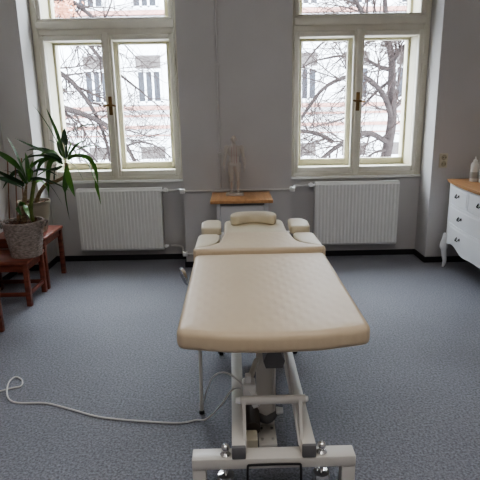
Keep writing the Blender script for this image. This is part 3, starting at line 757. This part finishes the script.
leaves(dp, [
 ((66, 162), (64, 142), (65, 128), -.03, -.06, .045, 'leafd'), ((64, 160), (50, 130), (32, 104), .04, .08, .024, 'leaf'),
 ((65, 158), (57, 133), (46, 108), .06, .12, .022, 'leaf'), ((67, 157), (74, 131), (103, 125), -.06, -.12, .030, 'leafd'),
 ((68, 158), (82, 148), (101, 146), -.05, -.1, .020, 'leaf'), ((68, 160), (86, 162), (101, 205), -.06, -.10, .046, 'leafb'),
 ((69, 158), (90, 160), (98, 186), .05, .08, .034, 'leafb'), ((67, 164), (69, 178), (75, 197), -.08, -.12, .044, 'leafb'),
 ((66, 168), (66, 192), (70, 221), -.06, -.1, .040, 'leaf'), ((62, 160), (40, 150), (14, 138), -.05, -.1, .024, 'leafd'),
 ((62, 162), (42, 156), (22, 160), -.08, -.14, .034, 'leafd'), ((62, 160), (44, 150), (26, 151), .06, .1, .030, 'leafd'),
 ((62, 164), (44, 160), (36, 180), .03, .02, .030, 'leaf'), ((61, 166), (50, 164), (49, 198), -.06, -.08, .036, 'leaf'),
 ((64, 160), (58, 146), (48, 140), .06, .1, .024, 'leaf'), ((68, 158), (76, 146), (86, 140), .06, .1, .022, 'leaf'),
 ((68, 162), (76, 168), (84, 182), -.1, -.15, .026, 'leaf'), ((62, 166), (52, 170), (40, 168), .08, .15, .028, 'leafd'),
 ((66, 158), (60, 150), (55, 128), .05, .08, .026, 'leaf'), ((66, 160), (70, 148), (72, 140), .0, .0, .026, 'leafb'),
 ((62, 162), (53, 152), (38, 156), -.1, -.18, .026, 'leaf'), ((63, 164), (56, 166), (54, 186), .05, .08, .022, 'leafd')], YD)

# ------------------------------------------------------------------ outdoors
FY = 22.0
tag(MB().box(-26, 26, YO+.3, 46, -6.2, -6.0).build('street', 'street', smooth=False), kind=S)
bd = thing('apartment_building', (0, FY, -6), 'pale plastered apartment building with pink cornices across the street', 'building')
MB().box(-20, 20, FY, FY+8, -6, 13).build('facade_wall', 'facade', bd, smooth=False)
for z, h, d in ((5.02, .16, .25), (4.83, .10, .12), (1.36, .17, .25), (1.08, .10, .10), (.60, .14, .18), (.30, .05, .06), (-2.3, .16, .22), (8.68, .16, .25)):
    MB().box(-20, 20, FY-d, FY-.002, z, z+h).build('cornice', 'cornice', bd, smooth=False)
wx = -3.43; proto = None
for rz in (1.66, 5.31, -1.99, 8.96):
    for i in range(-7, 9):
        x = wx + i*2.135
        if proto is None:
            f = MB()
            x0, x1 = -.53, .53
            f.box(x0-.10, x1+.10, -.07, -.004, -.09, 0); f.box(x0, x1, -.05, -.004, 0, .06)
            for a in (x0, x0+.33, x1-.42, x1-.09): f.box(a, a+.09, -.05, -.004, 0, 1.88)
            f.box(x0, x1, -.06, -.004, 1.22, 1.34); f.box(x0-.03, x1+.03, -.07, -.004, 1.86, 2.0)
            proto = f.build('window', 'fwin', bd, smooth=False, local=True); proto.location = (x, 0, rz+6)
            MB().box(x0+.03, x1-.03, -.03, -.003, .03, 1.25).build('pane', 'fpane', proto, smooth=False, local=True)
            MB().box(x0+.02, x1-.02, -.055, -.003, 1.34, 1.87).build('shutter_box', 'fhead', proto, smooth=False, local=True)
        else:
            c = copy_tree(proto, bd); c.location = (x, 0, rz+6)

def grow(mb, p, d, L, r, lv, rg, droop=.0, yb=0):
    n = 5; pts = [p]; dirs = [d]; q = p.copy(); dd = d.copy()
    for i in range(n):
        dd = (dd + Vector((rg.uniform(-1, 1), rg.uniform(-.6, .6), rg.uniform(-1, 1)))*.16 + Vector((0, 0, -droop))).normalized()
        q = q + dd*(L/n); pts.append(q.copy()); dirs.append(dd.copy())
    mb.tube(pts, [r*(1-.6*i/n) for i in range(n+1)], 5 if r > .006 else 4, False)
    if lv <= 0: return
    for i in range(1, n+1):
        for s in range(2 if lv > 1 else 1):
            if rg.random() < .55:
                ax = dirs[i].cross(Vector((rg.uniform(-1, 1), rg.uniform(-1, 1), rg.uniform(-1, 1)))).normalized()
                nd = (Matrix.Rotation(rg.uniform(.45, 1.0), 3, ax) @ dirs[i])
                nd.y *= .6; nd.normalize()
                grow(mb, pts[i], nd, L*rg.uniform(.45, .7), r*.5, lv-1, rg, droop)
def limb(tree, path, Y, r0, r1, seed, every=2, L=.9, lv=2, droop=.03, mt='bark'):
    rg = random.Random(seed)
    pts = spline([at(x, y, Y+dy) for x, y, dy in path], 5); n = len(pts)
    rs = [r0+(r1-r0)*i/(n-1) for i in range(n)]
    b = MB().tube(pts, rs, 8).build('branch', mt, tree)
    tw = MB()
    for i in range(2, n, every):
        for s in range(2):
            d = (pts[i]-pts[i-1]).normalized(); ax = Vector((rg.uniform(-.3, .3), rg.choice((-1, 1)), rg.uniform(-.3, .3))).normalized()
            nd = Matrix.Rotation(rg.uniform(.5, 1.15), 3, ax) @ d
            grow(tw, pts[i], nd, L*rg.uniform(.6, 1.1), max(.006, rs[i]*.38), lv, rg, droop)
    d = (pts[-1]-pts[-2]).normalized()
    grow(tw, pts[-1], d, L, r1*.9, lv, rg, droop)
    o = tw.build('twigs', 'twig', b, angle=80); o['kind'] = 'stuff'
YT = 9.0
tr = thing('street_tree', at(372, 330, YT), 'bare street tree with a leaning trunk outside the right window', 'tree', 'bare trees outside')
a = at(378, 190, YT); g = Vector((a.x-.7, a.y, -6)); tr.location = g
MB().tube(spline([g, (g.x+.3, g.y, -3), at(380, 185, YT), at(387, 150, YT), at(392, 120, YT), at(391.5, 90, YT), at(392, 62, YT), at(389, 42, YT), at(386, 20, YT), at(384, -20, YT)], 5), [.14]*10 + [.10-.0019*i for i in range(36)], 12).build('trunk', 'bark', tr)
limb(tr, [(392, 61, 0), (398, 52, -.2), (412, 40, -.4), (425, 10, -.5)], YT, .06, .03, 1)
limb(tr, [(392, 120, 0), (385, 98, -.2), (372, 82, -.4), (358, 76, -.5), (340, 79, -.5), (320, 92, -.5), (300, 120, -.4), (290, 135, -.4)], YT, .05, .018, 2, 3)
limb(tr, [(391, 70, 0), (378, 66, .3), (362, 58, .5), (340, 56, .8), (318, 60, 1)], YT, .04, .016, 3, 3)
limb(tr, [(389, 42, 0), (375, 30, -.2), (362, 12, -.3), (350, -10, -.4)], YT, .05, .03, 4)
limb(tr, [(388, 143, 0), (372, 134, -.4), (356, 135, -.8), (343, 143, -1), (330, 152, -1.1), (316, 164, -1.2)], YT, .05, .028, 5, 3, .7)
limb(tr, [(333, 142, -1.05), (318, 134, -1.1), (302, 131, -1.2), (284, 128, -1.2)], YT, .032, .022, 6, 3, .6)
limb(tr, [(392, 110, 0), (402, 100, .2), (416, 80, .3), (430, 70, .4)], YT, .04, .02, 7)
limb(tr, [(362, 58, .5), (361, 40, .4), (366, 20, .3), (368, -10, .3)], YT, .03, .018, 8, 3, .7)
limb(tr, [(391, 80, 0), (376, 92, .6), (360, 108, .9), (340, 120, 1.2), (320, 125, 1.5)], YT, .03, .014, 9, 3, .8)
limb(tr, [(372, 30, 0), (345, 30, .4), (320, 45, .8), (300, 70, 1)], YT, .03, .012, 19, 3, .9)
limb(tr, [(388, 150, 0), (376, 152, -.2), (366, 158, -.3)], YT, .03, .012, 29, 2, .5)

YT2 = 8.0
t2 = thing('street_tree', (0, 0, 0), 'bare spreading street tree seen through the left window', 'tree', 'bare trees outside')
a = at(20, 150, YT2); t2.location = (a.x-.4, a.y, -6)
MB().tube(spline([(a.x-.4, a.y, -6), (a.x-.2, a.y, -2), at(16, 170, YT2), at(22, 120, YT2), at(30, 70, YT2), at(36, 10, YT2), at(40, -40, YT2)], 6), [.18-.0035*i for i in range(37)], 12).build('trunk', 'bark', t2)
limb(t2, [(24, 110, 0), (45, 104, .2), (70, 110, .4), (90, 117, .5), (110, 128, .5), (126, 146, .5), (134, 160, .4), (140, 172, .3)], YT2, .055, .024, 11, 3, .75)
limb(t2, [(30, 70, 0), (52, 70, .3), (72, 82, .5), (92, 108, .6), (104, 135, .6), (110, 160, .6)], YT2, .05, .022, 12, 3, .8)
limb(t2, [(34, 30, 0), (60, 28, .3), (84, 40, .5), (104, 62, .7), (124, 78, .9), (142, 92, 1.1)], YT2, .045, .015, 13, 3, .8)
limb(t2, [(36, 5, 0), (58, -2, .2), (76, 4, .3), (96, 20, .5), (112, 30, .6), (122, 42, .7)], YT2, .045, .014, 14, 3, .7)
limb(t2, [(22, 130, 0), (44, 135, .2), (62, 140, .4), (84, 150, .5), (100, 165, .5)], YT2, .04, .016, 15, 3, .7)
limb(t2, [(126, 146, .5), (140, 142, .4), (156, 146, .3), (172, 158, .2)], YT2, .02, .010, 16, 2, .6)
limb(t2, [(92, 50, .6), (98, 30, .6), (108, 12, .6), (114, -8, .6)], YT2, .02, .010, 17, 3, .6)
rg = random.Random(3); lf = MB()
for i in range(260):
    c = at(rg.gauss(64, 6), rg.gauss(9, 5), YT2+rg.uniform(-.2, .4)); e = Vector((rg.uniform(-1, 1), rg.uniform(-1, 1), rg.uniform(-1, 1))).normalized()*.03; f = e.orthogonal().normalized()*.018
    lf.add([c-e, c+f, c+e, c-f], [(0, 1, 2, 3)])
o = lf.build('dry_leaves', 'leafred', t2, smooth=False); o['kind'] = 'stuff'

# ------------------------------------------------------------------ light
wd = bpy.data.worlds.new('world'); sc.world = wd; wd.use_nodes = True
N, L = wd.node_tree.nodes, wd.node_tree.links
bg = N['Background']
tc = N.new('ShaderNodeTexCoord'); sx = N.new('ShaderNodeSeparateXYZ'); cr = N.new('ShaderNodeValToRGB')
L.new(tc.outputs['Generated'], sx.inputs[0]); L.new(sx.outputs['Z'], cr.inputs['Fac'])
cr.color_ramp.elements[0].color = (.76, .85, .98, 1); cr.color_ramp.elements[1].color = (.86, .92, 1, 1)
L.new(cr.outputs['Color'], bg.inputs['Color']); bg.inputs['Strength'].default_value = 12.0
for x0, x1 in (LN, RN):
    l = bpy.data.lights.new('window_portal', 'AREA'); l.shape = 'RECTANGLE'; l.size = x1-x0; l.size_y = ZT-ZS
    l.cycles.is_portal = True
    lo = bpy.data.objects.new('window_portal', l); COL.objects.link(lo); lo.location = ((x0+x1)/2, YO+.02, (ZS+ZT)/2); lo.rotation_euler = (R(-90), 0, 0)
# added fill light under the ceiling, behind the viewpoint
l = bpy.data.lights.new('fill_light', 'AREA'); l.shape = 'RECTANGLE'; l.size = 2.6; l.size_y = 1.6; l.energy = 20; l.color = (1, .95, .9)
lo = bpy.data.objects.new('fill_light', l); COL.objects.link(lo); lo.location = (.2, .3, CEIL-.06)

sc.view_settings.view_transform = 'AgX'
sc.view_settings.look = 'AgX - Medium High Contrast'
sc.view_settings.exposure = 1.2
try:
    sc.cycles.use_denoising = True
    sc.cycles.max_bounces = 10; sc.cycles.diffuse_bounces = 6; sc.cycles.transparent_max_bounces = 16
    sc.cycles.caustics_reflective = False; sc.cycles.caustics_refractive = False
    sc.cycles.sample_clamp_indirect = 8
except Exception: pass
